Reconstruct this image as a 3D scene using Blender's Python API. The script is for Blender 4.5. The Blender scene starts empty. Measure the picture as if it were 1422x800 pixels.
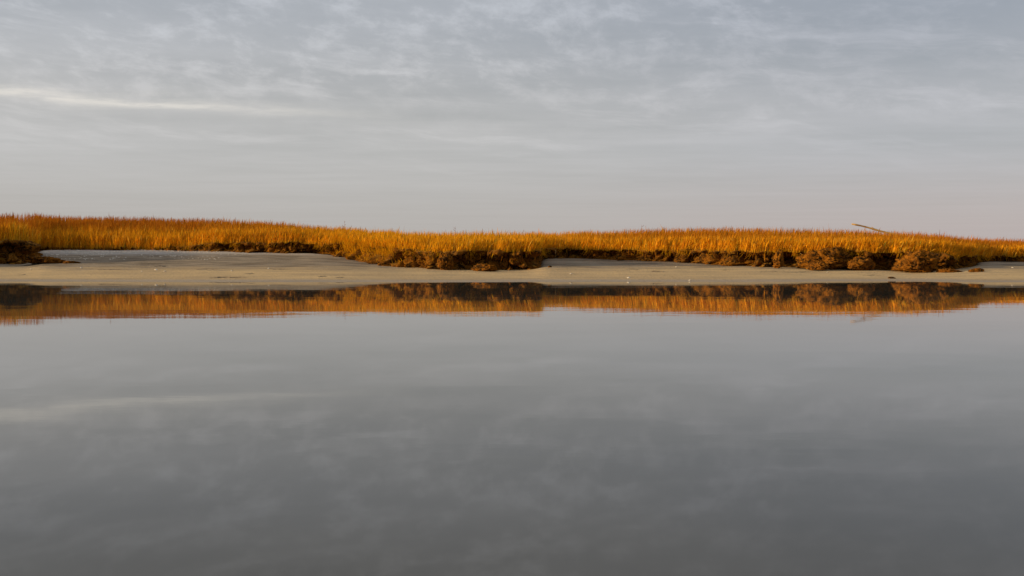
import bpy, bmesh, math, random
import numpy as np
from mathutils import Vector, Matrix

random.seed(7)
RNG = np.random.default_rng(11)
S = bpy.context.scene
COL = S.collection

F = 1382.0      # focal length of a 35 mm lens over a 1422 px wide frame
YH = 353.0      # horizon row of the survey photograph
CH = 0.62       # eye height above the water, metres
R = math.radians


def wx(px, d):
    return (px - 711.0) / F * d


def wz(py, d):
    return CH - (py - YH) * d / F


# ------------------------------------------------------------------ noise
_rs = np.random.RandomState(5)
PERM = np.tile(_rs.permutation(256), 3)
GRAD = _rs.normal(size=(256, 3))
GRAD /= np.linalg.norm(GRAD, axis=1)[:, None]


def perlin(p):
    p = np.asarray(p, float)
    i = np.floor(p).astype(int)
    f = p - i
    u = f * f * f * (f * (f * 6 - 15) + 10)
    out = 0
    for dx in (0, 1):
        for dy in (0, 1):
            for dz in (0, 1):
                h = PERM[(PERM[(PERM[(i[:, 0] + dx) & 255] + i[:, 1] + dy) & 255] + i[:, 2] + dz) & 255]
                g = GRAD[h]
                d = (g * (f - np.array([dx, dy, dz]))).sum(1)
                w = (u[:, 0] if dx else 1 - u[:, 0]) * (u[:, 1] if dy else 1 - u[:, 1]) * (u[:, 2] if dz else 1 - u[:, 2])
                out = out + d * w
    return out * 1.6


def fbm(p, octaves=4, gain=0.5, off=0.0):
    p = np.asarray(p, float) + off
    a, s, t = 1.0, 0.0, 0.0
    for k in range(octaves):
        s = s + a * perlin(p)
        t += a
        a *= gain
        p = p * 2.03 + 17.3
    return s / t


def ridged(p, octaves=4, off=0.0):
    p = np.asarray(p, float) + off
    a, s, t = 1.0, 0.0, 0.0
    for k in range(octaves):
        s = s + a * np.abs(perlin(p))
        t += a
        a *= 0.55
        p = p * 2.1 + 9.1
    return s / t


def sstep(a, b, x):
    t = np.clip((x - a) / (b - a), 0, 1)
    return t * t * (3 - 2 * t)


# ------------------------------------------------------------------ plan of the shore (keys along the survey)
EDGE = np.array([
    # px, distance, base z, top z, run of slope, rise behind
    (-420, 27.4, .30, 1.02, .30, 1.0), (-150, 28.6, .30, 1.02, .30, 1.0), (-50, 29.9, .30, 1.04, .30, 1.0), (0, 31.0, .33, 1.06, .30, .93), (30, 31.1, .33, 1.06, .35, .92),
    (40, 31.5, .36, 1.03, .35, .92), (47, 32.8, .40, .98, .30, .92), (51, 35.0, .60, .95, .15, .92),
    (56, 37.8, .80, .90, .08, .92), (100, 37.6, .80, .87, .06, .88), (200, 37.2, .78, .87, .06, .78),
    (260, 36.8, .73, .92, .10, .66), (300, 36.4, .72, 1.05, .14, .46), (360, 36.0, .67, 1.06, .16, .32),
    (400, 35.6, .65, 1.06, .18, .22), (435, 35.2, .64, 1.03, .20, .12), (470, 34.2, .56, 1.00, .45, .06), (500, 33.0, .44, .95, .80, .04),
    (535, 31.0, .31, .86, .75, .02), (560, 29.9, .23, .78, .40, .0), (600, 28.8, .19, .71, .14, .0),
    (650, 28.6, .155, .72, .12, .0), (700, 28.5, .145, .72, .12, .0), (738, 28.6, .16, .73, .10, .0),
    (749, 28.9, .17, .74, .08, .0), (750, 31.5, .33, .77, .04, .0), (751.5, 33.9, .48, .81, .06, .0), (760, 33.9, .48, .81, .07, .0),
    (800, 33.7, .47, .82, .08, .02), (850, 32.7, .43, .79, .10, .06), (900, 31.8, .41, .76, .12, .10),
    (960, 30.8, .34, .75, .14, .12), (1000, 29.8, .30, .73, .14, .12), (1050, 28.8, .27, .72, .12, .10),
    (1100, 28.5, .25, .70, .12, .08), (1150, 28.2, .21, .70, .12, .06), (1210, 27.9, .195, .71, .12, .04),
    (1270, 27.6, .15, .69, .14, .02), (1320, 27.8, .18, .63, .12, .0), (1345, 28.3, .24, .58, .10, .0),
    (1355, 28.8, .27, .58, .08, .0), (1357, 30.4, .40, .59, .08, .0), (1422, 30.6, .38, .58, .08, .0),
    (1600, 31.2, .40, .66, .10, .0), (1850, 32.5, .42, .70, .10, .0)])


def key(col, px):
    return np.interp(px, EDGE[:, 0], EDGE[:, col])


# sand slope away from the waterline, smoothed along the shore
_pxs = np.arange(-420, 1851, 5.0)
_sl = key(2, _pxs) / np.power(np.maximum(key(1, _pxs) - 22.3, 1), 1.12)
_k = np.exp(-(np.arange(-14, 15) / 2.4) ** 2)
_k /= _k.sum()
_sl = np.convolve(np.pad(_sl, 14, mode='edge'), _k, mode='valid')


def shore_y(px):
    return 22.3 + 0.25 * np.sin(px * 0.006 + 1.0) + 0.12 * np.sin(px * 0.017)


def sand_z(X, Y):
    Yc = np.maximum(Y, 1.0)
    px = np.clip(X / Yc * F + 711, -420, 1850)
    s = np.interp(px, _pxs, _sl)
    d = Y - shore_y(px)
    up = s * np.power(np.maximum(d, 0), 1.12)
    dn = -0.05 * np.minimum(-np.minimum(d, 0), 14) - 0.0
    z = np.where(d > 0, up, dn)
    z = np.minimum(z, 0.85)
    inside = sstep(0.15, 0.7, Y - key(1, px))
    z = z - inside * 0.5
    n = fbm(np.stack([X * .5, Y * .9, 0 * X], 1), 3) * .020 + fbm(np.stack([X * 1.6, Y * 4.2, 0 * X + 5], 1), 4) * .013
    z = z + n * sstep(0.0, 3.0, np.abs(d) + .2)
    return z


def top_z(px, D):
    px = np.clip(px, -420, 1850)
    start = np.where(px < 300, np.maximum(key(1, px), 36.2), key(1, px))
    back = np.maximum(D - start - .3, 0)
    edge_top = key(3, px)
    inland = np.interp(px, [-420, 60, 100, 200], [.90, .90, .87, .87])
    edge_top = np.where(px < 60, edge_top + (inland - edge_top) * sstep(1.5, 6, D - key(1, px)), edge_top)
    return edge_top + .88 * key(5, px) * (1 - np.exp(-(back / 3.2) ** 1.4))


# ------------------------------------------------------------------ node helpers
class NT:
    def __init__(self, tree):
        self.t = tree
        tree.nodes.clear()

    def n(self, typ, ins=None, **props):
        nd = self.t.nodes.new(typ)
        for k, v in props.items():
            setattr(nd, k, v)
        for k, v in (ins or {}).items():
            self.put(nd, k, v)
        return nd

    def put(self, nd, k, v):
        sock = nd.inputs[k]
        if isinstance(v, bpy.types.NodeSocket):
            self.t.links.new(v, sock)
        else:
            sock.default_value = v

    def math(self, op, a, b=0.0, c=0.0, clamp=False):
        nd = self.n('ShaderNodeMath', {0: a, 1: b, 2: c}, operation=op, use_clamp=clamp)
        return nd.outputs[0]

    def mix(self, fac, a, b, blend='MIX'):
        nd = self.n('ShaderNodeMix', data_type='RGBA', blend_type=blend)
        self.put(nd, 0, fac)
        self.put(nd, 6, a)
        self.put(nd, 7, b)
        return nd.outputs[2]

    def rng(self, v, a, b, c=0.0, d=1.0, smooth=True):
        nd = self.n('ShaderNodeMapRange', {0: v, 1: a, 2: b, 3: c, 4: d}, interpolation_type='SMOOTHSTEP' if smooth else 'LINEAR')
        return nd.outputs[0]

    def noise(self, vec, scale, detail=4.0, rough=.5, dist=0.0):
        nd = self.n('ShaderNodeTexNoise', {'Vector': vec, 'Scale': scale, 'Detail': detail, 'Roughness': rough, 'Distortion': dist})
        return nd.outputs[0]

    def mapping(self, vec, scale=(1, 1, 1), rot=(0, 0, 0), loc=(0, 0, 0)):
        nd = self.n('ShaderNodeMapping', {'Vector': vec, 'Location': loc, 'Rotation': rot, 'Scale': scale})
        return nd.outputs[0]


def c4(r, g, b):
    return (r, g, b, 1.0)


def new_mat(name):
    m = bpy.data.materials.new(name)
    m.use_nodes = True
    return m, NT(m.node_tree)


def finish(nt, surf):
    o = nt.n('ShaderNodeOutputMaterial')
    nt.t.links.new(surf, o.inputs['Surface'])


# ------------------------------------------------------------------ materials
def mat_sand():
    m, n = new_mat('sand')
    pos = n.n('ShaderNodeNewGeometry').outputs['Position']
    sep = n.n('ShaderNodeSeparateXYZ', {0: pos})
    big = n.noise(n.mapping(pos, (.25, .9, 1)), 1.0, 5, .55)
    streak = n.noise(n.mapping(pos, (.7, 5.0, 1)), 1.0, 5, .6)
    fine = n.noise(pos, 14.0, 4, .6)
    grain = n.noise(pos, 120.0, 2, .6)
    base = n.mix(n.rng(big, .35, .65), c4(.56, .385, .18), c4(.43, .295, .145))
    base = n.mix(n.rng(streak, .5, .70, 0, .5), base, c4(.28, .20, .115))
    # muddier, greyer flat higher up the beach
    hz = n.math('ADD', sep.outputs[2], n.math('MULTIPLY', n.math('SUBTRACT', streak, .5), .35))
    mud = n.rng(hz, .16, .30)
    mudc = n.mix(n.rng(n.noise(n.mapping(pos, (.8, 3.2, 1)), 1.0, 6, .65), .42, .60), c4(.27, .205, .135), c4(.105, .072, .04))
    mudc = n.mix(n.rng(hz, .54, .70), mudc, c4(.46, .42, .375))
    base = n.mix(mud, base, mudc)
    speck = n.noise(n.mapping(pos, (1, 1.6, 1)), 5.5, 5, .7)
    base = n.mix(n.rng(speck, .57, .68, 0, .6), base, c4(.17, .11, .055))
    base = n.mix(n.rng(fine, .5, .75, 0, .3), base, c4(.26, .19, .11))
    base = n.mix(n.rng(grain, .4, .7, 0, .25), base, c4(.54, .43, .29))
    wet = n.rng(n.math('ADD', sep.outputs[2], n.math('MULTIPLY', n.math('SUBTRACT', big, .5), .05)), .012, .05, 1, 0)
    base = n.mix(n.math('MULTIPLY', wet, .6), base, c4(.22, .165, .10))
    rough = n.rng(wet, 0, 1, .9, .45)
    hgt = n.math('ADD', n.math('MULTIPLY', fine, .6), n.math('MULTIPLY', streak, 1.0))
    bump = n.n('ShaderNodeBump', {'Height': hgt, 'Strength': .8, 'Distance': .05})
    p = n.n('ShaderNodeBsdfPrincipled', {'Base Color': base, 'Roughness': rough, 'Normal': bump.outputs[0]})
    p.inputs['Specular IOR Level'].default_value = .25
    finish(n, p.outputs[0])
    return m


def mat_peat(name='peat', tone=1.0):
    m, n = new_mat(name)
    pos = n.n('ShaderNodeNewGeometry').outputs['Position']
    a = n.noise(pos, 2.2, 6, .65)
    b = n.noise(pos, 5.5, 7, .66, .3)
    f = n.noise(n.mapping(pos, (1, 1, .35)), 45.0, 3, .6)
    base = n.mix(n.rng(a, .35, .65), c4(.105 * tone, .038 * tone, .006 * tone), c4(.20 * tone, .072 * tone, .006 * tone))
    base = n.mix(n.rng(b, .47, .60), base, c4(.026, .014, .006))
    base = n.mix(n.rng(f, .54, .70, 0, .75), base, c4(.38 * tone, .15 * tone, .010 * tone))
    if name == 'peat':          # the turf on top is a mat of dead straw
        nz = n.n('ShaderNodeSeparateXYZ', {0: n.n('ShaderNodeNewGeometry').outputs['True Normal']}).outputs[2]
        base = n.mix(n.math('MULTIPLY', n.rng(nz, .80, .96), .85), base, n.mix(n.rng(a, .35, .65), c4(.36, .18, .025), c4(.25, .105, .018)))
    hgt = n.math('ADD', n.math('MULTIPLY', b, 1.0), n.math('MULTIPLY', f, .35))
    bump = n.n('ShaderNodeBump', {'Height': hgt, 'Strength': 1.0, 'Distance': .07})
    p = n.n('ShaderNodeBsdfPrincipled', {'Base Color': base, 'Roughness': .85, 'Normal': bump.outputs[0]})
    p.inputs['Specular IOR Level'].default_value = .04
    finish(n, p.outputs[0])
    return m


def mat_grass(name='dry_cordgrass', trans=.35):
    m, n = new_mat(name)
    at = n.n('ShaderNodeAttribute', attribute_name='tint')
    d = n.n('ShaderNodeBsdfDiffuse', {'Color': at.outputs['Color'], 'Roughness': .6})
    t = n.n('ShaderNodeBsdfTranslucent', {'Color': at.outputs['Color']})
    mx = n.n('ShaderNodeMixShader', {0: trans, 1: d.outputs[0], 2: t.outputs[0]})
    finish(n, mx.outputs[0])
    return m


def mat_water():
    m, n = new_mat('water')
    pos = n.n('ShaderNodeNewGeometry').outputs['Position']
    a = n.noise(n.mapping(pos, (.55, 1.0, 1)), 1.6, 2, .5)
    b = n.noise(n.mapping(pos, (.5, 1.3, 1), (0, 0, .2)), 7.0, 3, .55)
    patch = n.rng(n.noise(n.mapping(pos, (.06, .35, 1), loc=(3, 1, 0)), 1.0, 3, .5), .44, .66, .35, 1.5)
    h = n.math('ADD', n.math('MULTIPLY', a, 1.0), n.math('MULTIPLY', b, .16))
    h = n.math('MULTIPLY', h, patch)
    bump = n.n('ShaderNodeBump', {'Height': h, 'Strength': 1.0, 'Distance': .0010})
    body = n.mix(n.rng(n.noise(n.mapping(pos, (.5, .5, 1)), 1.3, 5, .6), .35, .65), c4(.060, .056, .045), c4(.072, .067, .053))
    p = n.n('ShaderNodeBsdfPrincipled', {'Base Color': body, 'Roughness': .022, 'IOR': 1.355, 'Normal': bump.outputs[0]})
    finish(n, p.outputs[0])
    return m


def mat_shell():
    m, n = new_mat('shell')
    pos = n.n('ShaderNodeTexCoord').outputs['Object']
    a = n.noise(pos, 40.0, 4, .6)
    base = n.mix(n.rng(a, .4, .65), c4(.66, .59, .48), c4(.42, .34, .25))
    p = n.n('ShaderNodeBsdfPrincipled', {'Base Color': base, 'Roughness': .55})
    finish(n, p.outputs[0])
    return m


def mat_weed():
    m, n = new_mat('seaweed')
    pos = n.n('ShaderNodeNewGeometry').outputs['Position']
    a = n.noise(pos, 18.0, 4, .6)
    base = n.mix(n.rng(a, .35, .65), c4(.06, .042, .02), c4(.13, .085, .035))
    p = n.n('ShaderNodeBsdfPrincipled', {'Base Color': base, 'Roughness': .5})
    finish(n, p.outputs[0])
    return m


def mat_wood():
    m, n = new_mat('bleached_wood')
    pos = n.n('ShaderNodeTexCoord').outputs['Object']
    a = n.noise(n.mapping(pos, (1.2, 14, 14)), 2.0, 5, .6)
    b = n.noise(pos, 3.4, 3, .5)
    base = n.mix(n.rng(a, .35, .65), c4(.56, .34, .10), c4(.40, .22, .06))
    base = n.mix(n.rng(b, .54, .64), base, c4(.12, .075, .03))
    bump = n.n('ShaderNodeBump', {'Height': a, 'Strength': .6, 'Distance': .01})
    p = n.n('ShaderNodeBsdfPrincipled', {'Base Color': base, 'Roughness': .8, 'Normal': bump.outputs[0]})
    finish(n, p.outputs[0])
    return m


M = dict(sand=mat_sand(), peat=mat_peat(), clod=mat_peat('lumpy_peat', 1.3), grass=mat_grass(), water=mat_water(),
         shell=mat_shell(), weed=mat_weed(), wood=mat_wood())


# ------------------------------------------------------------------ object helpers
def mesh_obj(name, verts, faces, mat, parent=None, smooth=True, tint=None):
    me = bpy.data.meshes.new(name)
    verts = np.asarray(verts, np.float32)
    if isinstance(faces, np.ndarray):
        nf, k = faces.shape
        me.vertices.add(len(verts))
        me.vertices.foreach_set('co', verts.ravel())
        me.loops.add(nf * k)
        me.loops.foreach_set('vertex_index', faces.astype(np.int32).ravel())
        me.polygons.add(nf)
        me.polygons.foreach_set('loop_start', np.arange(0, nf * k, k, dtype=np.int32))
        me.polygons.foreach_set('loop_total', np.full(nf, k, np.int32))
        me.update(calc_edges=True)
    else:
        me.from_pydata([tuple(v) for v in verts], [], faces)
    if smooth:
        me.polygons.foreach_set('use_smooth', np.ones(len(me.polygons), bool))
    if tint is not None:
        at = me.color_attributes.new('tint', 'FLOAT_COLOR', 'POINT')
        t4 = np.concatenate([np.asarray(tint, np.float32), np.ones((len(tint), 1), np.float32)], 1)
        at.data.foreach_set('color', t4.ravel())
    me.materials.append(mat)
    me.validate()
    o = bpy.data.objects.new(name, me)
    COL.objects.link(o)
    if parent:
        o.parent = parent
    return o


def tag(o, label=None, cat=None, group=None, kind=None):
    if label:
        o['label'] = label
    if cat:
        o['category'] = cat
    if group:
        o['group'] = group
    if kind:
        o['kind'] = kind
    return o


def grid_faces(nr, nc):
    i = np.arange((nr - 1) * (nc - 1))
    r, c = i // (nc - 1), i % (nc - 1)
    a = r * nc + c
    return np.stack([a, a + 1, a + nc + 1, a + nc], 1)


# ------------------------------------------------------------------ sand and water
def axis(fine0, fine1, step, far0, far1):
    lo = fine0 - np.geomspace(step, fine0 - far0, 26)[::-1]
    hi = fine1 + np.geomspace(step, far1 - fine1, 26)
    return np.concatenate([lo, np.arange(fine0, fine1 + 1e-6, step), hi])


gx = axis(-22, 22, .09, -2500, 2500)
gy = axis(19, 40, .08, -2500, 2500)
XX, YY = np.meshgrid(gx, gy)
zz = sand_z(XX.ravel(), YY.ravel())
sand = mesh_obj('sand_flat', np.stack([XX.ravel(), YY.ravel(), zz], 1), grid_faces(len(gy), len(gx)), M['sand'])
tag(sand, 'pale beige sand flat between the still water and the grassy peat bank', 'sand', kind='structure')

wv = [(-2500, -2500, 0), (2500, -2500, 0), (2500, 26, 0), (-2500, 26, 0)]
water = mesh_obj('water', wv, [(0, 1, 2, 3)], M['water'], smooth=False)
tag(water, 'calm grey tidal water mirroring the overcast sky and orange grass', 'water', kind='structure')

# ------------------------------------------------------------------ the eroded peat bank and the marsh behind it
_p = np.linspace(-420, 1850, 40000)
_d = key(1, _p)
_k2 = np.exp(-(np.arange(-60, 61) / 26.0) ** 2)
_k2 /= _k2.sum()
_d = np.convolve(np.pad(_d, 60, mode='edge'), _k2, mode='valid')
_q = np.stack([wx(_p, _d), _d, 0 * _d], 1)
_d = _d + (.26 * fbm(_q * .9, 3, off=21) + .16 * fbm(_q * 3.1, 3, off=33)) * np.clip((_p - 45) / 30 + (_p < 30) * 1.0, .3, 1) * (1 - .8 * np.exp(-((_p - 750) / 12) ** 2)) * (1 - .8 * np.exp(-((_p - 1354) / 14) ** 2))
_ex, _ey = wx(_p, _d), _d
_s = np.concatenate([[0], np.cumsum(np.hypot(np.diff(_ex), np.diff(_ey)))])
NC = int(_s[-1] / .028)
sc = np.linspace(0, _s[-1], NC)
cpx = np.interp(sc, _s, _p)
ex, ey = np.interp(sc, _s, _ex), np.interp(sc, _s, _ey)
tx, ty = np.gradient(ex), np.gradient(ey)
ln = np.hypot(tx, ty)
nx, ny = ty / ln, -tx / ln         # outward (towards the water)
# smooth the normals so that corners do not fold
_k3 = np.exp(-(np.arange(-24, 25) / 10.0) ** 2)
_k3 /= _k3.sum()
nx = np.convolve(np.pad(nx, 24, mode='edge'), _k3, mode='valid')
ny = np.convolve(np.pad(ny, 24, mode='edge'), _k3, mode='valid')
ln = np.hypot(nx, ny)
nx, ny = nx / ln, ny / ln
cd = np.interp(cpx, _p, _d)
zb, zt, run = key(2, cpx), key(3, cpx), key(4, cpx)
lipn = fbm(np.stack([sc * 1.1, 0 * sc, 0 * sc], 1), 4) * .09 + fbm(np.stack([sc * 4.3, 0 * sc + 7, 0 * sc], 1), 3) * .07
lipn = lipn - .16 * sstep(.18, .42, fbm(np.stack([sc * .8, 0 * sc + 3, 0 * sc], 1), 3))
zt = zt + lipn * np.clip((zt - zb) / .3, .2, 1)
NF = 34
rows = []
_rw = np.random.RandomState(77)
WJ = _rw.uniform(0, 1, (256, 3))


def worley(a, b):
    ia, ib = np.floor(a).astype(int), np.floor(b).astype(int)
    f1 = np.full(len(a), 9.0)
    f2 = np.full(len(a), 9.0)
    idv = np.zeros(len(a))
    for da in (-1, 0, 1):
        for db in (-1, 0, 1):
            ca, cb = ia + da, ib + db
            h = PERM[(PERM[ca & 255] + cb) & 255]
            d = np.hypot(ca + WJ[h, 0] - a, cb + WJ[h, 1] - b)
            new = d < f1
            f2 = np.where(new, f1, np.minimum(f2, d))
            idv = np.where(new, WJ[h, 2], idv)
            f1 = np.where(new, d, f1)
    return f1, f2, idv


CAVES = [(448, 26, .45, .30, .35), (312, 12, .6, .2, .22), (345, 10, .62, .2, .22), (378, 9, .5, .2, .18), (1030, 14, .6, .25, .2), (1098, 12, .5, .3, .28), (1125, 16, .55, .3, .30),
         (1220, 14, .5, .35, .35), (1335, 18, .5, .4, .2), (720, 22, .5, .35, .18), (830, 18, .6, .3, .15), (590, 8, .5, .4, .15), (645, 12, .55, .35, .2), (925, 10, .6, .3, .16),
         (1400, 20, .5, .4, .18), (20, 25, .5, .4, .2), (495, 8, .5, .3, .1), (880, 9, .55, .3, .14)]
for k in range(NF):
    v = k / (NF - 1)
    z = (zb - .22) + (zt - zb + .22) * v
    prof = run * (1 - v) ** 1.2                      # slumped slope
    P = np.stack([ex, ey, z], 1)
    lum = ridged(P * np.array([1.5, 1.5, 2.0]), 5)
    med = fbm(P * np.array([.8, .8, .8]), 3, off=40)
    amp = np.clip((zt - zb) / .45, .15, 1.0) * (1 - .75 * sstep(.82, 1.0, v))
    off = prof + amp * (.16 * (lum - .28) * 3.4 + .34 * med + .10 * np.abs(perlin(P * np.array([7.0, 7.0, 8.0]))))
    wa = sc + .15 * med + .06 * lum
    w1, w2, wid_ = worley(wa / .42, z / .36 + .4 * lum)
    off += amp * (.42 * (wid_ - .5) - .26 * np.exp(-(w2 - w1) / .10))
    w1, w2, wid_ = worley(wa / .15, z / .13)
    off += amp * (.10 * (wid_ - .5) - .05 * np.exp(-(w2 - w1) / .12))
    off = prof + (off - prof) * (1 - .75 * np.exp(-((cpx - 751) / 5) ** 2)) * (1 - .75 * np.exp(-((cpx - 1356) / 6) ** 2))
    off += .07 * sstep(.84, .95, v) * (1 - sstep(.97, 1.0, v)) * np.clip((zt - zb) / .4, 0, 1)   # turf lip
    off -= .12 * sstep(.35, .62, v) * (1 - sstep(.74, .86, v)) * np.clip((zt - zb) / .4, 0, 1) * np.clip(1 - run, 0, 1)
    for (c, w, vc, vw, dep) in CAVES:
        off -= 1.5 * dep * np.exp(-((cpx - c) / w) ** 2 - ((v - vc) / vw) ** 2)
    zz_ = z + amp * .05 * fbm(P * 5, 2, off=9)
    rows.append(np.stack([ex + nx * off, ey + ny * off, zz_], 1))
backs = np.concatenate([np.array([.03, .07, .12, .2, .3, .45, .65, .9, 1.2, 1.6, 2.1, 2.7, 3.4, 4.2, 5.2, 6.5, 8, 10, 13, 17, 24, 36, 60, 110, 220, 500, 1200, 2800])])
for b in backs:
    D = cd + b
    X = wx(cpx, D)
    z = top_z(cpx, D) + lipn * math.exp(-b / .6) + .05 * fbm(np.stack([X * .9, D * .9, 0 * X], 1), 3) * min(1, b)
    rows.append(np.stack([X, D, z], 1))
V = np.concatenate(rows)
bank = mesh_obj('marsh_bank', V, grid_faces(len(rows), NC), M['peat'])
tag(bank, 'eroded dark brown peat bank carrying the golden marsh grass', 'bank', kind='structure')
FACE = np.stack(rows[:NF])          # rows x columns x 3, for the stubble

# ------------------------------------------------------------------ grass
def blades(root, height, width, lean, bend, c0, c1, c2, seg=4, heads=None, hw=2.2):
    """ribbons: arrays of roots (n,3); lean (n,2) horizontal tip offset; colours at foot, middle, tip"""
    n = len(root)
    ang = RNG.uniform(0, math.pi, n)
    side = np.stack([np.cos(ang), np.sin(ang), np.zeros(n)], 1)
    vs, cs = [], []
    for k in range(seg + 1):
        t = k / seg
        w = width * (1 - t) ** .55 if k < seg else width * .08
        if heads is not None and k == seg - 1:
            w = np.where(heads, width * hw, w)
        cen = root + np.stack([lean[:, 0] * t ** bend, lean[:, 1] * t ** bend, height * t], 1)
        vs.append(cen - side * (w * .5)[:, None])
        vs.append(cen + side * (w * .5)[:, None])
        c = c0 + (c1 - c0) * min(1, t * 2) if t < .5 else c1 + (c2 - c1) * (t - .5) * 2
        cs += [c, c]
    V = np.stack(vs, 1)                           # n, 2(seg+1), 3
    C = np.stack(cs, 1)
    m = 2 * (seg + 1)
    base = (np.arange(n) * m)[:, None]
    fs = []
    for k in range(seg):
        fs.append(base + np.array([[2 * k, 2 * k + 1, 2 * k + 3, 2 * k + 2]]))
    Fc = np.stack(fs, 1).reshape(-1, 4)
    return V.reshape(-1, 3), Fc, C.reshape(-1, 3)


def lerp(a, b, t):
    return a + (b - a) * t[:, None]


YEL = np.array([.88, .47, .013])
GOLD = np.array([.75, .295, .011])
RUST = np.array([.43, .135, .010])
BRWN = np.array([.30, .105, .014])
OLIV = np.array([.42, .26, .025])


def redness(px, back):
    """where the stand is rust brown: behind the yellow front on the left, and along the right"""
    a = 1.1 * sstep(540, 150, px) * sstep(.6, 4.0, back)
    b = sstep(740, 900, px) * .52 * sstep(.0, 2.5, back) + sstep(1180, 1420, px) * .25
    return np.clip(a + b, 0, 1)


parts = []


def sow(n, b0, b1, wid, hmul=1.0, seg=4, p0=-300, p1=1722):
    # uniform per area: D^1 weight is minor over these bands
    px = RNG.uniform(p0, p1, n)
    back = b0 + (b1 - b0) * RNG.uniform(0, 1, n) ** .9
    D = np.interp(px, _p, _d) + back
    X = wx(px, D)
    clump = fbm(np.stack([X * 1.3, D * 1.3, 0 * X], 1), 3)
    fine = fbm(np.stack([X * 5.5, D * 5.5, 0 * X + 8], 1), 2)
    keep = RNG.uniform(-.5, .35, n) < clump + .55 * fine + .08
    bare = (px < 52) & (px > -30) & (back < 1.3)                # the bare top of the headland
    keep &= ~(bare & (RNG.uniform(0, 1, n) > .06))
    px, back, D, X, clump = [q[keep] for q in (px, back, D, X, clump)]
    n = len(px)
    root = np.stack([X, D, top_z(px, D) - .04 + np.interp(px, cpx, lipn) * np.exp(-np.maximum(back, 0) / .6)], 1)
    hb = np.interp(px, [-300, 100, 300, 450, 600, 760, 900, 1050, 1250, 1422, 1722], [.78, .76, .74, .70, .69, .70, .76, .76, .68, .62, .6])
    patch = fbm(np.stack([X * .35, D * .35, 0 * X + 3], 1), 3)
    h = hb * hmul * (.78 + .36 * RNG.beta(2, 2, n) + .16 * patch + .12 * clump)
    low = np.interp(px, [150, 300, 500], [.80, .66, .56])
    h *= low + (1 - low) * sstep(-.5, 6.0, back)   # shorter towards the crumbling edge
    tall = RNG.uniform(0, 1, n) < .025
    h = np.where(tall, h * RNG.uniform(1.06, 1.22, n), h)
    lean = RNG.normal(0, 1, (n, 2)) * (.13 * h)[:, None] + np.array([.05, -.02])
    red = np.clip(redness(px, back) + .35 * patch + RNG.normal(0, .14, n), 0, 1)
    var = (.50 + .80 * RNG.beta(1.6, 1.1, n))[:, None]
    mid = lerp(lerp(np.tile(YEL, (n, 1)), GOLD[None, :], np.clip(RNG.uniform(-.2, .8, n) + .25 - .45 * np.exp(-((px - 600) / 150) ** 2), 0, 1)), RUST[None, :], red) * var
    kind = RNG.uniform(0, 1, n)
    straw = (kind < .07)[:, None]
    green = ((kind > .955) & (red < .5))[:, None]
    dead = ((kind > .915) & (kind <= .955))[:, None]
    mid = np.where(straw, np.array([.84, .50, .06]) * var ** .5, mid)
    mid = np.where(green, np.array([.34, .30, .03]) * var, mid)
    mid = np.where(dead, np.array([.24, .10, .02]) * var, mid)
    strong = RNG.uniform(0, 1, n) < .10
    lean = np.where(strong[:, None], lean * 2.8, lean)
    h = np.where(strong, h * .82, h)
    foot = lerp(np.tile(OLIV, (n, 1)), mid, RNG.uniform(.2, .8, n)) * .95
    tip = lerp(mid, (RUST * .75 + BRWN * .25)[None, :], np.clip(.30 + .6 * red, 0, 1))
    w = wid * RNG.uniform(.7, 1.4, n)
    heads = RNG.uniform(0, 1, n) < .28
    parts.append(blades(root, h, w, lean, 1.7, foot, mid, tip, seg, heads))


sow(32000, 0.0, 1.0, .0105)
sow(22000, -.04, .40, .012, .80)
sow(12000, -.08, .12, .012, .5)
sow(68000, 0.6, 3.6, .011)
sow(80000, 3.0, 9.0, .0125)
sow(36000, 8.5, 22.0, .024, seg=3, p0=-200, p1=1622)
sow(22000, 21.0, 60.0, .04, seg=3, p0=-150, p1=1572)


def merge(ps):
    off, v, f, c = 0, [], [], []
    for (a, b, d) in ps:
        v.append(a)
        f.append(b + off)
        c.append(d)
        off += len(a)
    return np.concatenate(v), np.concatenate(f), np.concatenate(c)


v, f, c = merge(parts)
grass = mesh_obj('marsh_grass', v, f, M['grass'], smooth=False, tint=c)
tag(grass, 'dense golden and rust marsh grass standing along the top of the bank', 'grass', kind='stuff')

# stubble, roots and hanging blades over the bank face
parts = []


def stubble(n, wsel, hrange, wid, down=False, cols=(RUST, GOLD)):
    ci = RNG.choice(NC, n, p=wsel / wsel.sum())
    if down:
        r = RNG.integers(NF - 5, NF, n)
    else:
        r = RNG.integers(8, NF - 1, n)
    root = FACE[r, ci] + RNG.normal(0, .012, (n, 3))
    face_n = np.stack([nx[ci], ny[ci]], 1)
    h = RNG.uniform(hrange[0], hrange[1], n)
    if down:
        lean = face_n * (h * RNG.uniform(.3, .9, n))[:, None] + RNG.normal(0, .04, (n, 2))
        h = -h * RNG.uniform(.2, 1.0, n)
    else:
        lean = face_n * (h * RNG.uniform(.2, 1.0, n))[:, None] + RNG.normal(0, .02, (n, 2))
        h = h * RNG.uniform(.2, 1.0, n)
    t = RNG.uniform(0, 1, n)
    mid = lerp(np.tile(cols[0], (n, 1)), cols[1][None, :], t) * RNG.uniform(.5, 1.0, n)[:, None]
    parts.append(blades(root, h, wid * RNG.uniform(.6, 1.5, n), lean, 1.4, mid * .7, mid, mid, 3))


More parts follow.
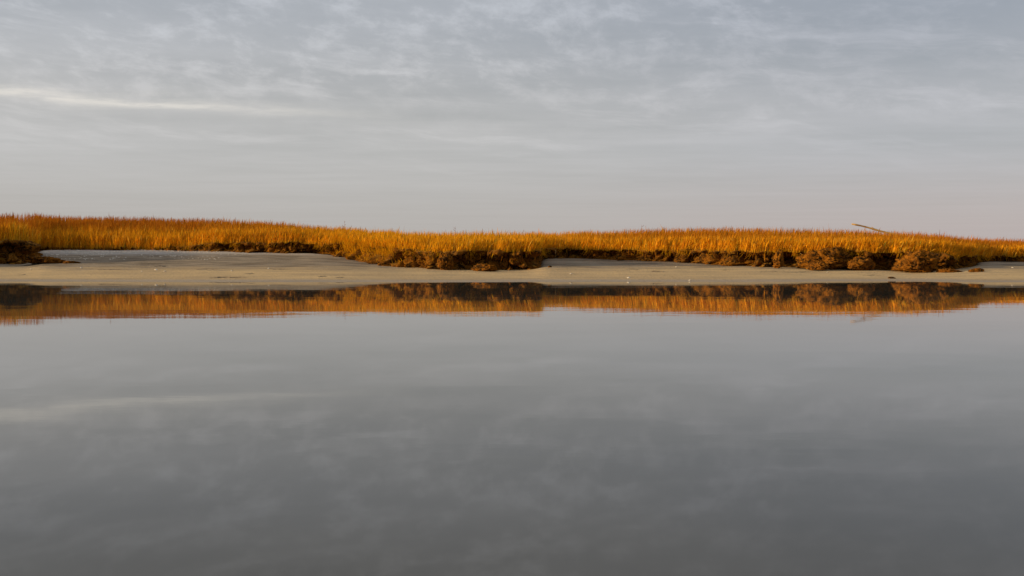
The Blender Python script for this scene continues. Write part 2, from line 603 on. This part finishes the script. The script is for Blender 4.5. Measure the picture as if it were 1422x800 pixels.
inframe = np.exp(-((cpx - 711) / 800) ** 4)
slope_w = inframe * (.25 + 2.2 * np.exp(-((cpx - 515) / 55) ** 2) + .6 * np.exp(-((cpx - 950) / 90) ** 2) + .5 * np.exp(-((cpx - 340) / 60) ** 2)) * np.clip((zt - zb) / .4, .1, 1) * (cpx > 60)
stubble(4500, slope_w, (.02, .07), .014, cols=(RUST, GOLD * .9))
_tn = sstep(.0, .35, fbm(np.stack([sc * 1.7, 0 * sc + 11, 0 * sc], 1), 3))
stubble(2600, inframe * (cpx > 60) * (.08 + _tn), (.06, .26), .012, down=True, cols=(RUST, YEL))
stubble(900, inframe * (cpx < 56) + 1e-9, (.03, .08), .012, cols=(BRWN, BRWN))
# short turf growing down over the slumped slope and in tussocks at the lip
_tu = sstep(.02, .3, fbm(np.stack([sc * 1.2, 0 * sc + 31, 0 * sc], 1), 3))
TW = inframe * (cpx > 60) * (1.6 * np.exp(-((cpx - 500) / 52) ** 2) + .12 * _tu)


def turf(n, r0, r1, hr):
    ci = RNG.choice(NC, n, p=TW / TW.sum())
    r = RNG.integers(r0, r1, n)
    root = FACE[r, ci] + RNG.normal(0, .015, (n, 3))
    h = RNG.uniform(hr[0], hr[1], n)
    lean = np.stack([nx[ci], ny[ci]], 1) * (h * RNG.uniform(0, .5, n))[:, None] + RNG.normal(0, .04, (n, 2))
    t = RNG.uniform(0, 1, n)
    mid = lerp(np.tile(GOLD, (n, 1)), YEL[None, :], t) * RNG.uniform(.5, 1.1, n)[:, None]
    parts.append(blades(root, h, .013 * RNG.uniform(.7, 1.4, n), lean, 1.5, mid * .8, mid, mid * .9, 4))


turf(2800, int(NF * .60), NF, (.10, .32))
turf(800, int(NF * .40), int(NF * .65), (.05, .16))
v, f, c = merge(parts)
st = mesh_obj('bank_stubble', v, f, M['grass'], smooth=False, tint=c)
tag(st, 'short rusty stubble and hanging dead blades on the face of the peat bank', 'stubble', kind='stuff')


# ------------------------------------------------------------------ slumped lumps of peat
def lump_mesh(name, size, seed, mat, sub=5, rough=.30, parent=None):
    bm = bmesh.new()
    bmesh.ops.create_icosphere(bm, subdivisions=sub, radius=1.0)
    P = np.array([v.co[:] for v in bm.verts])
    n = P / np.linalg.norm(P, axis=1)[:, None]
    sz = np.array(size)
    k = max(.8, sz.max() * 1.6)
    rs = np.random.RandomState(100 + seed)
    pl = rs.normal(size=(13, 3))
    pl /= np.linalg.norm(pl, axis=1)[:, None]
    dist = rs.uniform(.62, 1.0, 13)
    dots = np.maximum(n @ pl.T, 1e-3)
    chunk = np.minimum((dist[None, :] / dots).min(1), 1.12)
    d = chunk + rough * .8 * fbm(n * 1.1 * k + seed * 7.7, 3) + rough * 1.2 * (ridged(n * 2.4 * k + seed * 3.1, 4) - .3) + rough * .35 * (ridged(n * 6.0 * k + seed, 3) - .3) - rough * 1.0 * sstep(.0, .5, perlin(n * 4.2 * k + seed * 5.3))
    Q = n * d[:, None]
    Q[:, 2] = np.where(Q[:, 2] < -.15, -.15 + (Q[:, 2] + .15) * .35, Q[:, 2])
    Q = Q * sz * .5
    Q[:, 2] += sz[2] * .5 * .4
    faces = np.array([[l.vert.index for l in fa.loops] for fa in bm.faces])
    bm.free()
    o = mesh_obj(name, Q, faces, mat, parent)
    return o, Q


def tuft_on(Q, parent, n, seed, hr=(.012, .04)):
    """short dead stubble sticking out of a lump"""
    idx = RNG.choice(len(Q), n)
    root = Q[idx] * .99
    out = Q[idx] / (np.linalg.norm(Q[idx], axis=1)[:, None] + 1e-6)
    h = RNG.uniform(hr[0], hr[1], n)
    lean = out[:, :2] * h[:, None] * 1.2 + RNG.normal(0, .012, (n, 2))
    hz = h * (np.clip(out[:, 2], -.2, 1) + .35)
    t = RNG.uniform(0, 1, n)
    mid = lerp(np.tile(RUST, (n, 1)), GOLD[None, :], t) * RNG.uniform(.4, 1.0, n)[:, None]
    v, f, c = blades(root, hz, .012 * RNG.uniform(.7, 1.5, n), lean, 1.3, mid * .7, mid, mid, 3)
    return tag(mesh_obj('stubble', v, f, M['grass'], parent, smooth=False, tint=c), kind='stuff')


def clod(name, px0, px1, ytop, ybase, D, seed, label, cat, group, depth=None, stub=400, sub=5, rough=.30):
    w = (px1 - px0) / F * D
    cx = wx((px0 + px1) / 2, D)
    z0 = wz(ybase, D)
    h = (ybase - ytop) / F * D
    gz = float(sand_z(np.array([cx]), np.array([D]))[0])
    z0 = min(z0, gz + .02) if h * D > 8 else gz
    size = (w * 1.05, depth or w * .8, h * 1.5)
    o, Q = lump_mesh(name, size, seed, M['clod'], sub, rough)
    o.location = (cx, D, z0 - .01)
    tag(o, label, cat, group)
    if stub:
        tuft_on(Q, o, stub, seed)
    return o


G1 = 'lumps of peat slumped at the foot of the bank'
clod('peat_lump', 659, 696, 366.5, 377.5, 27.9, 1, 'low rusty peat lump on sand under the middle of the dark block of bank', 'peat lump', G1, stub=180)
clod('peat_lump', 1112, 1181, 344, 374.5, 28.0, 2, 'tall broad orange peat lump slumped against the bank, left of the pole in the grass', 'peat lump', G1, depth=1.0, stub=350)
clod('peat_lump', 1174, 1211, 357, 375.5, 27.6, 3, 'half height peat lump directly under the tip of the pole', 'peat lump', G1, depth=.6, stub=380)
clod('peat_lump', 1244, 1305, 346, 378, 27.0, 4, 'tallest shaggy orange peat lump with dark right side, below the pole', 'peat lump', G1, depth=1.1, stub=350)
clod('peat_lump', 1072, 1090, 349, 371.5, 28.1, 5, 'narrow upright rusty peat lump leaning on the bank between two dark hollows', 'peat lump', G1, depth=.4, stub=160)
clod('peat_lump', 608, 632, 351, 375.5, 28.35, 6, 'upright orange peat lump bulging from the left half of the straight block of bank', 'peat lump', G1, depth=.6, stub=260)
clod('peat_lump', 1122, 1150, 364, 375.5, 27.4, 14, 'flat peat lump lying in front of the broad orange lump', 'peat lump', G1, depth=.5, stub=160)
G2 = 'loose clods lying out on the open sand'
clod('peat_clod', 1301, 1332, 373, 380.2, 26.6, 7, 'flat rusty clod on open sand, largest clod at the right end of the bank', 'clod', G2, stub=90, sub=4)
clod('peat_clod', 1346, 1367, 376.3, 381.2, 26.2, 8, 'flat rusty clod furthest right on the open sand', 'clod', G2, stub=50, sub=4)
clod('peat_clod', 1233, 1245, 385.6, 388.6, 24.0, 9, 'small dark clod near the waterline below the shaggy orange lump', 'clod', G2, stub=0, sub=4)
clod('peat_clod', 761, 766, 371.5, 374, 28.4, 10, 'tiny dark clod beside the right corner of the straight block of bank', 'clod', G2, stub=0, sub=4)
G3 = 'dark slumped clods below the left headland'
clod('mud_clod', 34, 74, 355, 367, 30.2, 11, 'largest dark mud clod slumped against the corner of the bare left headland', 'clod', G3, depth=1.0, stub=60, rough=.4)
clod('mud_clod', 62, 92, 360, 367.5, 30.0, 12, 'low dark mud clod between the big left clod and the thin flat one', 'clod', G3, depth=.6, stub=20, sub=4, rough=.4)
clod('mud_clod', 84, 112, 364, 368, 29.8, 13, 'thin flat dark mud clod furthest out from the left headland', 'clod', G3, depth=.4, stub=0, sub=4, rough=.4)


# ------------------------------------------------------------------ tubes
def tube(pts, radii, nseg=8, closed=True):
    pts = [Vector(p) for p in pts]
    vs, fs = [], []
    for i, p in enumerate(pts):
        t = (pts[min(i + 1, len(pts) - 1)] - pts[max(i - 1, 0)]).normalized()
        a = t.cross(Vector((0, 0, 1)))
        if a.length < 1e-3:
            a = Vector((1, 0, 0))
        a.normalize()
        b = t.cross(a)
        for k in range(nseg):
            q = 2 * math.pi * k / nseg
            vs.append(p + (a * math.cos(q) + b * math.sin(q)) * radii[i])
    for i in range(len(pts) - 1):
        for k in range(nseg):
            fs.append((i * nseg + k, i * nseg + (k + 1) % nseg, (i + 1) * nseg + (k + 1) % nseg, (i + 1) * nseg + k))
    if closed:
        fs.append(tuple(range(nseg))[::-1])
        fs.append(tuple((len(pts) - 1) * nseg + k for k in range(nseg)))
    return [tuple(v) for v in vs], fs


# the leaning pole: rises out of the grass to the left
PD = 32.6
loc = Vector((wx(1182, PD), PD, wz(311.3, PD)))
foot = Vector((wx(1345, PD), PD + .3, .45))
pts, rad = [], []
for i in range(26):
    t = i / 25
    p = loc.lerp(foot, t)
    p.z += .11 * math.sin(math.pi * t) + .012 * math.sin(t * 17)
    p.y += .04 * math.sin(t * 9)
    pts.append(p - loc)
    rad.append((.024 + .016 * t) * (1 + (.28 if i % 4 == 1 else 0) * .8))
tv, tf = tube(pts, rad, 10)
pole = mesh_obj('driftwood_pole', tv, tf, M['wood'])
pole.location = loc
tag(pole, 'bare straw coloured driftwood pole leaning up out of the grass on the right', 'driftwood')
for (i, dx, dz) in ((5, -.10, .05), (10, -.05, .07)):
    q = pts[i]
    sv, sf = tube([q, q + Vector((dx * .5, -.02, dz)), q + Vector((dx, -.03, dz * 1.5))], [.016, .011, .006], 7)
    mesh_obj('snag', sv, sf, M['wood'], pole)


# hanging roots under the turf lip
def root_string(px, D, y0, y1, label, sway):
    x = wx(px, D)
    z0, z1 = wz(y0, D), wz(y1, D)
    pts, rad = [], []
    for i in range(9):
        t = i / 8
        pts.append((sway * math.sin(t * 3.0) + .02 * math.sin(t * 9), -.02 * t, (z1 - z0) * t))
        rad.append(.011 * (1 - .5 * t))
    v, f = tube(pts, rad, 6)
    o = mesh_obj('hanging_root', v, f, M['wood'])
    o.location = (x, D, z0)
    tag(o, label, 'root', 'pale roots hanging under the turf')


root_string(1111, 28.18, 352, 371, 'pale thin root hanging down the dark hollow left of the broad orange lump', .10)
root_string(770, 33.4, 347, 357, 'short pale root hanging from the far bank just right of the straight block', .05)


# tall flowering weeds above the grass
def weed(px, D, ytop, seed, label):
    rnd = random.Random(seed)
    zt_ = wz(ytop, D)
    z0 = float(top_z(np.array([float(px)]), np.array([D]))[0]) - .03
    o = bpy.data.objects.new('weed', None)
    COL.objects.link(o)
    o.location = (wx(px, D), D, z0)
    H = zt_ - z0
    pts = [(.05 * math.sin(t * 2.2) * H, .02 * t, H * t) for t in [i / 10 for i in range(11)]]
    v, f = tube(pts, [.0055 * (1 - .6 * i / 10) for i in range(11)], 6)
    def paint(me_o, col):
        at = me_o.data.color_attributes.new('tint', 'FLOAT_COLOR', 'POINT')
        at.data.foreach_set('color', np.tile(np.array([*col, 1.0], np.float32), len(me_o.data.vertices)))
    s = mesh_obj('stem', v, f, M['grass'], o)
    paint(s, RUST)
    for k in range(6):
        t = .55 + .07 * k
        b = Vector(pts[min(10, int(t * 10))])
        a = rnd.uniform(0, 6.28)
        L = rnd.uniform(.06, .13)
        d = Vector((math.cos(a) * L, math.sin(a) * L, L * .8))
        v, f = tube([b, b + d * .5, b + d], [.003, .006, .002], 6)
        br = mesh_obj('branchlet', v, f, M['grass'], o)
        paint(br, BRWN)
    tag(o, label, 'weed', 'tall weeds rising above the grass')


weed(477, 37.5, 306.5, 1, 'tall bare weed rising above the grass where the skyline steps down left of centre')
weed(631, 33.5, 314.5, 2, 'lone tall weed above the low yellow grass over the straight block of bank')
weed(889, 35.0, 312.0, 3, 'tall weed above the rust grass over the far bank right of centre')


# ------------------------------------------------------------------ shells
def shell_mesh(name, r):
    nr, na = 7, 18
    vs, fs = [], []
    for i in range(nr):
        t = i / (nr - 1)
        for k in range(na):
            a = math.pi * 2 * k / na
            rr = t * r * (1 + .05 * (k % 2)) * (.86 + .14 * math.cos(a))
            vs.append((rr * math.cos(a) - r * .1 * t, rr * math.sin(a) * .85, r * .42 * (1 - t ** 2.2)))
    for i in range(nr - 1):
        for k in range(na):
            k2 = (k + 1) % na
            fs.append((i * na + k, (i + 1) * na + k, (i + 1) * na + k2, i * na + k2) if i else (0, (i + 1) * na + k, (i + 1) * na + k2))
    me_o = mesh_obj(name, vs, fs, M['shell'])
    md = me_o.modifiers.new('thickness', 'SOLIDIFY')
    md.thickness = .006
    return me_o


def on_sand(px, py):
    """the point of the beach seen at this row"""
    D = np.linspace(22.4, 38, 800)
    X = wx(px, D)
    z = sand_z(X, D)
    y = YH + F * (CH - z) / D
    ok = D < np.interp(px, _p, _d) + .05
    i = np.argmin(np.where(ok, np.abs(y - py), 1e6))
    return float(X[i]), float(D[i]), float(z[i])


SH = [(44, 374, .05, 'small white shell on the sand below the left headland, furthest left'),
      (113, 372.2, .065, 'white shell on the sand in front of the thin dark clod'),
      (217, 375, .085, 'largest white shell on the left half of the sand, just under a weed scrap'),
      (229, 377, .06, 'white shell close below and right of the largest left shell'),
      (197, 377, .04, 'tiny white shell just left of the largest left shell'),
      (322, 376.5, .05, 'lone pale shell on the sand below the bank holes'),
      (373, 373, .06, 'pale shell by a flat weed strand below the undercut bank'),
      (793, 380.5, .07, 'white shell on the sand right of the straight block of bank'),
      (873, 386, .085, 'largest white shell on the right half, low on the sand near the water'),
      (939, 371, .06, 'white shell high on the sand under the far bank'),
      (958, 389.5, .055, 'small white shell almost at the waterline right of centre'),
      (1149, 378.5, .055, 'small white shell on the sand below the broad orange lump'),
      (1406, 372, .06, 'white shell on the sand at the far right edge')]
for i, (px, py, r, lab) in enumerate(SH):
    o = shell_mesh('shell', r * .68)
    X, D, z = on_sand(px, py)
    o.location = (X, D, z + .004)
    o.rotation_euler = (R(12 * math.sin(i * 3.1)), R(14 * math.cos(i * 1.7)), i * 1.3)
    tag(o, lab, 'shell', 'white shells on the sand')

# shell litter on the grey upper flat on the left: countless chips as one object
proto = []
vs, fs, off = [], [], 0
for i in range(3200):
    u = RNG.uniform(0, 1)
    px = 48 + 300 * u ** 2.0
    X, D = None, None
    D = RNG.uniform(31.5, 37.3) if RNG.uniform() < .2 else RNG.uniform(35.4, 37.4)
    if fbm(np.array([[px * .02, D * 1.2, 0]]), 2)[0] < -.05:
        continue
    if D > np.interp(px, _p, _d) - .1:
        continue
    X = wx(px, D)
    z = float(sand_z(np.array([X]), np.array([D]))[0])
    r = RNG.uniform(.012, .042)
    a0 = RNG.uniform(0, 6.28)
    tilt = RNG.uniform(-.4, .4)
    m = 7
    for k in range(m):
        a = a0 + 2 * math.pi * k / m
        rr = r * RNG.uniform(.7, 1.1)
        vs.append((X + rr * math.cos(a), D + rr * math.sin(a), z + .004 + rr * math.cos(a) * tilt * .6 + .006))
    vs.append((X, D, z + .012 + r * .45))
    fs += [(off + k, off + (k + 1) % m, off + m) for k in range(m)]
    off += m + 1
lit = mesh_obj('shell_litter', vs, np.array(fs), M['shell'])
tag(lit, 'scatter of broken white shells on the grey upper flat at the left', 'shells', kind='stuff')


# ------------------------------------------------------------------ strands of seaweed
def seaweed(px0, px1, py, seed, label, thick=.03):
    rnd = random.Random(seed)
    a, b = on_sand(px0, py), on_sand(px1, py + rnd.uniform(-.4, .6))
    n = max(8, int((px1 - px0) / 2))
    vs, fs, off = [], [], 0
    for st in range(3):
        jit = rnd.uniform(-.10, .10)
        t0, t1 = (0, 1) if st == 0 else (rnd.uniform(0, .4), rnd.uniform(.6, 1))
        pts, rad = [], []
        for i in range(n):
            t = t0 + (t1 - t0) * i / (n - 1)
            x = a[0] + (b[0] - a[0]) * t
            y = a[1] + (b[1] - a[1]) * t + jit + .09 * math.sin(t * 9 + seed + st) + rnd.uniform(-.03, .03)
            z = float(sand_z(np.array([x]), np.array([y]))[0])
            pts.append(Vector((x - a[0], y - a[1], z - a[2] + thick * .1)))
            rad.append(thick * .62 * rnd.uniform(.1, 1.0) * math.sin(math.pi * min(max((i + .4) / n, 0), 1)) ** .5)
        v, f = tube(pts, rad, 6)
        v = [(q[0], q[1], q[2] - .6 * (q[2] - pts[min(i // 6, n - 1)].z)) for i, q in enumerate(v)]
        vs += v
        fs += [tuple(q + off for q in ff) for ff in f]
        off += len(v)
    o = mesh_obj('seaweed', vs, fs, M['weed'])
    o.location = a
    tag(o, label, 'seaweed', 'dark seaweed strands stranded on the sand')


seaweed(130, 181, 374.6, 1, 'long brown seaweed strand on the left sand, left of the largest left shell')
seaweed(214, 230, 369.6, 2, 'short thick seaweed scrap just above the largest left shell', .045)
seaweed(268, 308, 374.2, 3, 'thin seaweed strand along the upper sand below the bank holes', .022)
seaweed(292, 346, 385.4, 4, 'long seaweed strand lowest on the left sand near the water', .03)
seaweed(340, 352, 380.2, 5, 'tiny seaweed scrap at the right of the lowest left strand', .02)
seaweed(366, 402, 374.0, 6, 'thin seaweed strand beside a pale shell below the undercut', .024)
seaweed(440, 455, 384.0, 7, 'short seaweed strand low on the sand left of the pair by the slope', .026)
seaweed(466, 478, 385.6, 8, 'short seaweed strand low on the sand, rightmost before the straight block', .026)
seaweed(28, 38, 381.5, 9, 'tiny seaweed scrap on the sand below the left headland', .022)
seaweed(903, 922, 377.0, 10, 'olive seaweed strand on the sand under the far bank right of centre', .04)
seaweed(868, 892, 374.0, 11, 'faint seaweed strand just above the olive one', .02)
seaweed(1052, 1150, 378.2, 12, 'very long thin seaweed strand below the broad orange lump', .02)
seaweed(1192, 1222, 382.6, 13, 'seaweed strand on the sand below the shaggy orange lump', .022)
seaweed(1000, 1016, 375.4, 14, 'short seaweed scrap on the sand below the rusty far bank', .018)

# ------------------------------------------------------------------ light, sky, camera
SUN_AZ = Vector((-1.0, -0.30, 0)).normalized()      # towards the sun: low, from the left
SUN_EL = R(9.5)
to_sun = Vector((SUN_AZ.x * math.cos(SUN_EL), SUN_AZ.y * math.cos(SUN_EL), math.sin(SUN_EL)))
ld = bpy.data.lights.new('sun', 'SUN')
ld.energy = 5.0
ld.angle = R(.6)
ld.color = (1.0, .77, .44)
lo = bpy.data.objects.new('sun', ld)
COL.objects.link(lo)
lo.rotation_euler = (-to_sun).to_track_quat('-Z', 'Y').to_euler()
lo.location = (-40, 20, 30)

w = bpy.data.worlds.new('World')
S.world = w
w.use_nodes = True
n = NT(w.node_tree)
sky = n.n('ShaderNodeTexSky', sky_type='NISHITA', sun_disc=False, sun_elevation=SUN_EL,
          sun_rotation=math.atan2(to_sun.x, to_sun.y), air_density=1.0, dust_density=2.0, ozone_density=1.5)
dirv = n.n('ShaderNodeTexCoord').outputs['Generated']
sp = n.n('ShaderNodeSeparateXYZ', {0: dirv})
zc = n.math('MAXIMUM', sp.outputs[2], .012)
inv = n.math('DIVIDE', 1.0, n.math('ADD', zc, .008))
u = n.math('MULTIPLY', sp.outputs[0], inv)
v_ = n.math('MULTIPLY', sp.outputs[1], inv)
uv = n.n('ShaderNodeCombineXYZ', {0: u, 1: v_, 2: 0.0}).outputs[0]
ROT = -math.atan2(.36, .93)
warp = n.n('ShaderNodeTexNoise', {'Vector': uv, 'Scale': .9, 'Detail': 4.0})
uvw = n.n('ShaderNodeVectorMath', {0: uv, 1: n.n('ShaderNodeVectorMath', {0: warp.outputs[1], 3: .55}, operation='SCALE').outputs[0]}, operation='ADD').outputs[0]
# long streaks lying across the view
st1 = n.noise(n.mapping(uvw, (.22, .55, 1), (0, 0, ROT), (1.3, .4, 0)), 1.0, 6, .52)
st2 = n.noise(n.mapping(uvw, (.8, 1.5, 1), (0, 0, ROT), (5.3, 2.4, 0)), 1.0, 6, .58)
# rippled altocumulus texture higher up
dw = n.n('ShaderNodeVectorMath', {0: dirv, 1: n.n('ShaderNodeVectorMath', {0: n.n('ShaderNodeTexNoise', {'Vector': n.mapping(dirv, (5, 5, 9)), 'Scale': 1.0, 'Detail': 3.0}).outputs[1], 3: .045}, operation='SCALE').outputs[0]}, operation='ADD').outputs[0]
dsp = n.n('ShaderNodeSeparateXYZ', {0: dw})
dw = n.n('ShaderNodeCombineXYZ', {0: dsp.outputs[0], 1: dsp.outputs[1], 2: n.math('ADD', dsp.outputs[2], n.math('MULTIPLY', dsp.outputs[0], .085))}).outputs[0]
al = n.noise(n.mapping(dw, (21, 21, 46)), 1.0, 9, .64)
wisp = n.noise(n.mapping(dw, (5.0, 5.0, 46), (0, 0, 0), (3, 1, 8)), 1.0, 9, .64)
patch = n.noise(n.mapping(uv, (.28, .33, 1), loc=(2.2, 7.1, 0)), 1.0, 3, .5)
el = sp.outputs[2]
hi = n.rng(el, .085, .20)
lowf = n.rng(el, .02, .13)
den = n.math('ADD', n.math('MULTIPLY', n.math('SUBTRACT', st1, .5), .45), n.math('MULTIPLY', n.math('SUBTRACT', st2, .5), .25))
den = n.math('MULTIPLY', den, n.rng(lowf, 0, 1, .18, 1.0, False))
pm = n.rng(patch, .38, .62, .5, 1.1)
puff = n.math('ADD', n.rng(al, .44, .72, -.07, .28), n.math('MULTIPLY', n.math('SUBTRACT', al, .5), .30))
den = n.math('ADD', den, n.math('MULTIPLY', n.math('MULTIPLY', puff, hi), n.math('MULTIPLY', pm, .8)))
den = n.math('ADD', den, n.math('MULTIPLY', n.rng(wisp, .50, .76, -.02, .21), n.rng(el, .05, .13)))
den = n.math('ADD', den, n.math('MULTIPLY', n.math('MULTIPLY', n.math('SUBTRACT', patch, .5), n.rng(el, .05, .17)), .45))
# the one long bright gap on the left
A, B = np.array([-3.3, 5.55]), np.array([-1.05, 7.0])
dd = (B - A) / np.linalg.norm(B - A)
wn = n.n('ShaderNodeTexNoise', {'Vector': n.mapping(uv, (.8, 1.6, 1)), 'Scale': 1.0, 'Detail': 5.0})
wu = n.n('ShaderNodeSeparateXYZ', {0: wn.outputs[1]})
uu = n.math('SUBTRACT', n.math('ADD', u, n.math('MULTIPLY', n.math('SUBTRACT', wu.outputs[0], .5), .6)), float(A[0]))
vv = n.math('SUBTRACT', n.math('ADD', v_, n.math('MULTIPLY', n.math('SUBTRACT', wu.outputs[1], .5), 1.0)), float(A[1]))
sa = n.math('ADD', n.math('MULTIPLY', uu, float(dd[0])), n.math('MULTIPLY', vv, float(dd[1])))
pt = n.math('ADD', n.math('MULTIPLY', uu, float(-dd[1])), n.math('MULTIPLY', vv, float(dd[0])))
g = n.math('POWER', 2.718, n.math('MULTIPLY', n.math('MULTIPLY', pt, pt), -1 / (.23 ** 2)))
gw = n.math('POWER', 2.718, n.math('MULTIPLY', n.math('MULTIPLY', pt, pt), -1 / (.5 ** 2)))
g = n.math('ADD', g, n.math('MULTIPLY', gw, .35))
L = float(np.linalg.norm(B - A))
win = n.math('MULTIPLY', n.rng(sa, -1.6, .9), n.rng(sa, .9, L + .5, 1, 0))
front = n.rng(sp.outputs[1], .2, .5)
streak = n.math('MULTIPLY', n.math('MULTIPLY', g, win), front)

# cloud tone: blue grey high up, neutral in the middle, faintly pink towards the right-hand horizon
right = n.rng(sp.outputs[0], -.15, .42)
hor = n.mix(right, c4(4.08, 3.88, 3.74), c4(4.26, 3.80, 3.74))
midc = n.mix(right, c4(4.42, 4.36, 4.34), c4(3.92, 3.94, 4.14))
topc = n.mix(right, c4(3.75, 3.92, 4.22), c4(3.20, 3.42, 3.88))
base = n.mix(n.rng(el, .015, .11), hor, midc)
base = n.mix(n.rng(el, .12, .25), base, topc)
lit_ = n.math('ADD', 1.0, n.math('MULTIPLY', den, .62))
cl = n.n('ShaderNodeVectorMath', {0: base, 3: lit_}, operation='SCALE').outputs[0]
cl = n.mix(n.math('MULTIPLY', n.math('MULTIPLY', streak, n.rng(n.noise(n.mapping(uv, (1.9, 2.6, 1), loc=(4, 2, 0)), 1.0, 6, .65), .36, .64, .35, 1.0)), 1.0, clamp=True), cl, c4(6.3, 6.0, 5.6))
# thinner cloud lets some of the clear sky through
cover = n.rng(den, -.5, .2, .72, .94)
fin = n.mix(cover, sky.outputs[0], cl)
bg = n.n('ShaderNodeBackground', {'Color': fin, 'Strength': .104})
ow = n.n('ShaderNodeOutputWorld')
n.t.links.new(bg.outputs[0], ow.inputs['Surface'])

cam = bpy.data.cameras.new('camera')
cam.sensor_width = 36
cam.lens = 35
cam.clip_start = .05
cam.clip_end = 8000
co = bpy.data.objects.new('camera', cam)
COL.objects.link(co)
co.location = (0, 0, CH)
co.rotation_euler = (R(90) - math.atan((400 - YH) / F), 0, 0)
S.camera = co

S.render.engine = 'CYCLES'
S.render.resolution_x, S.render.resolution_y = 1024, 576
vs_ = S.view_settings
vs_.view_transform = 'Standard'
vs_.look = 'None'
vs_.exposure = .22
vs_.gamma = 1
vs_.use_curve_mapping = False
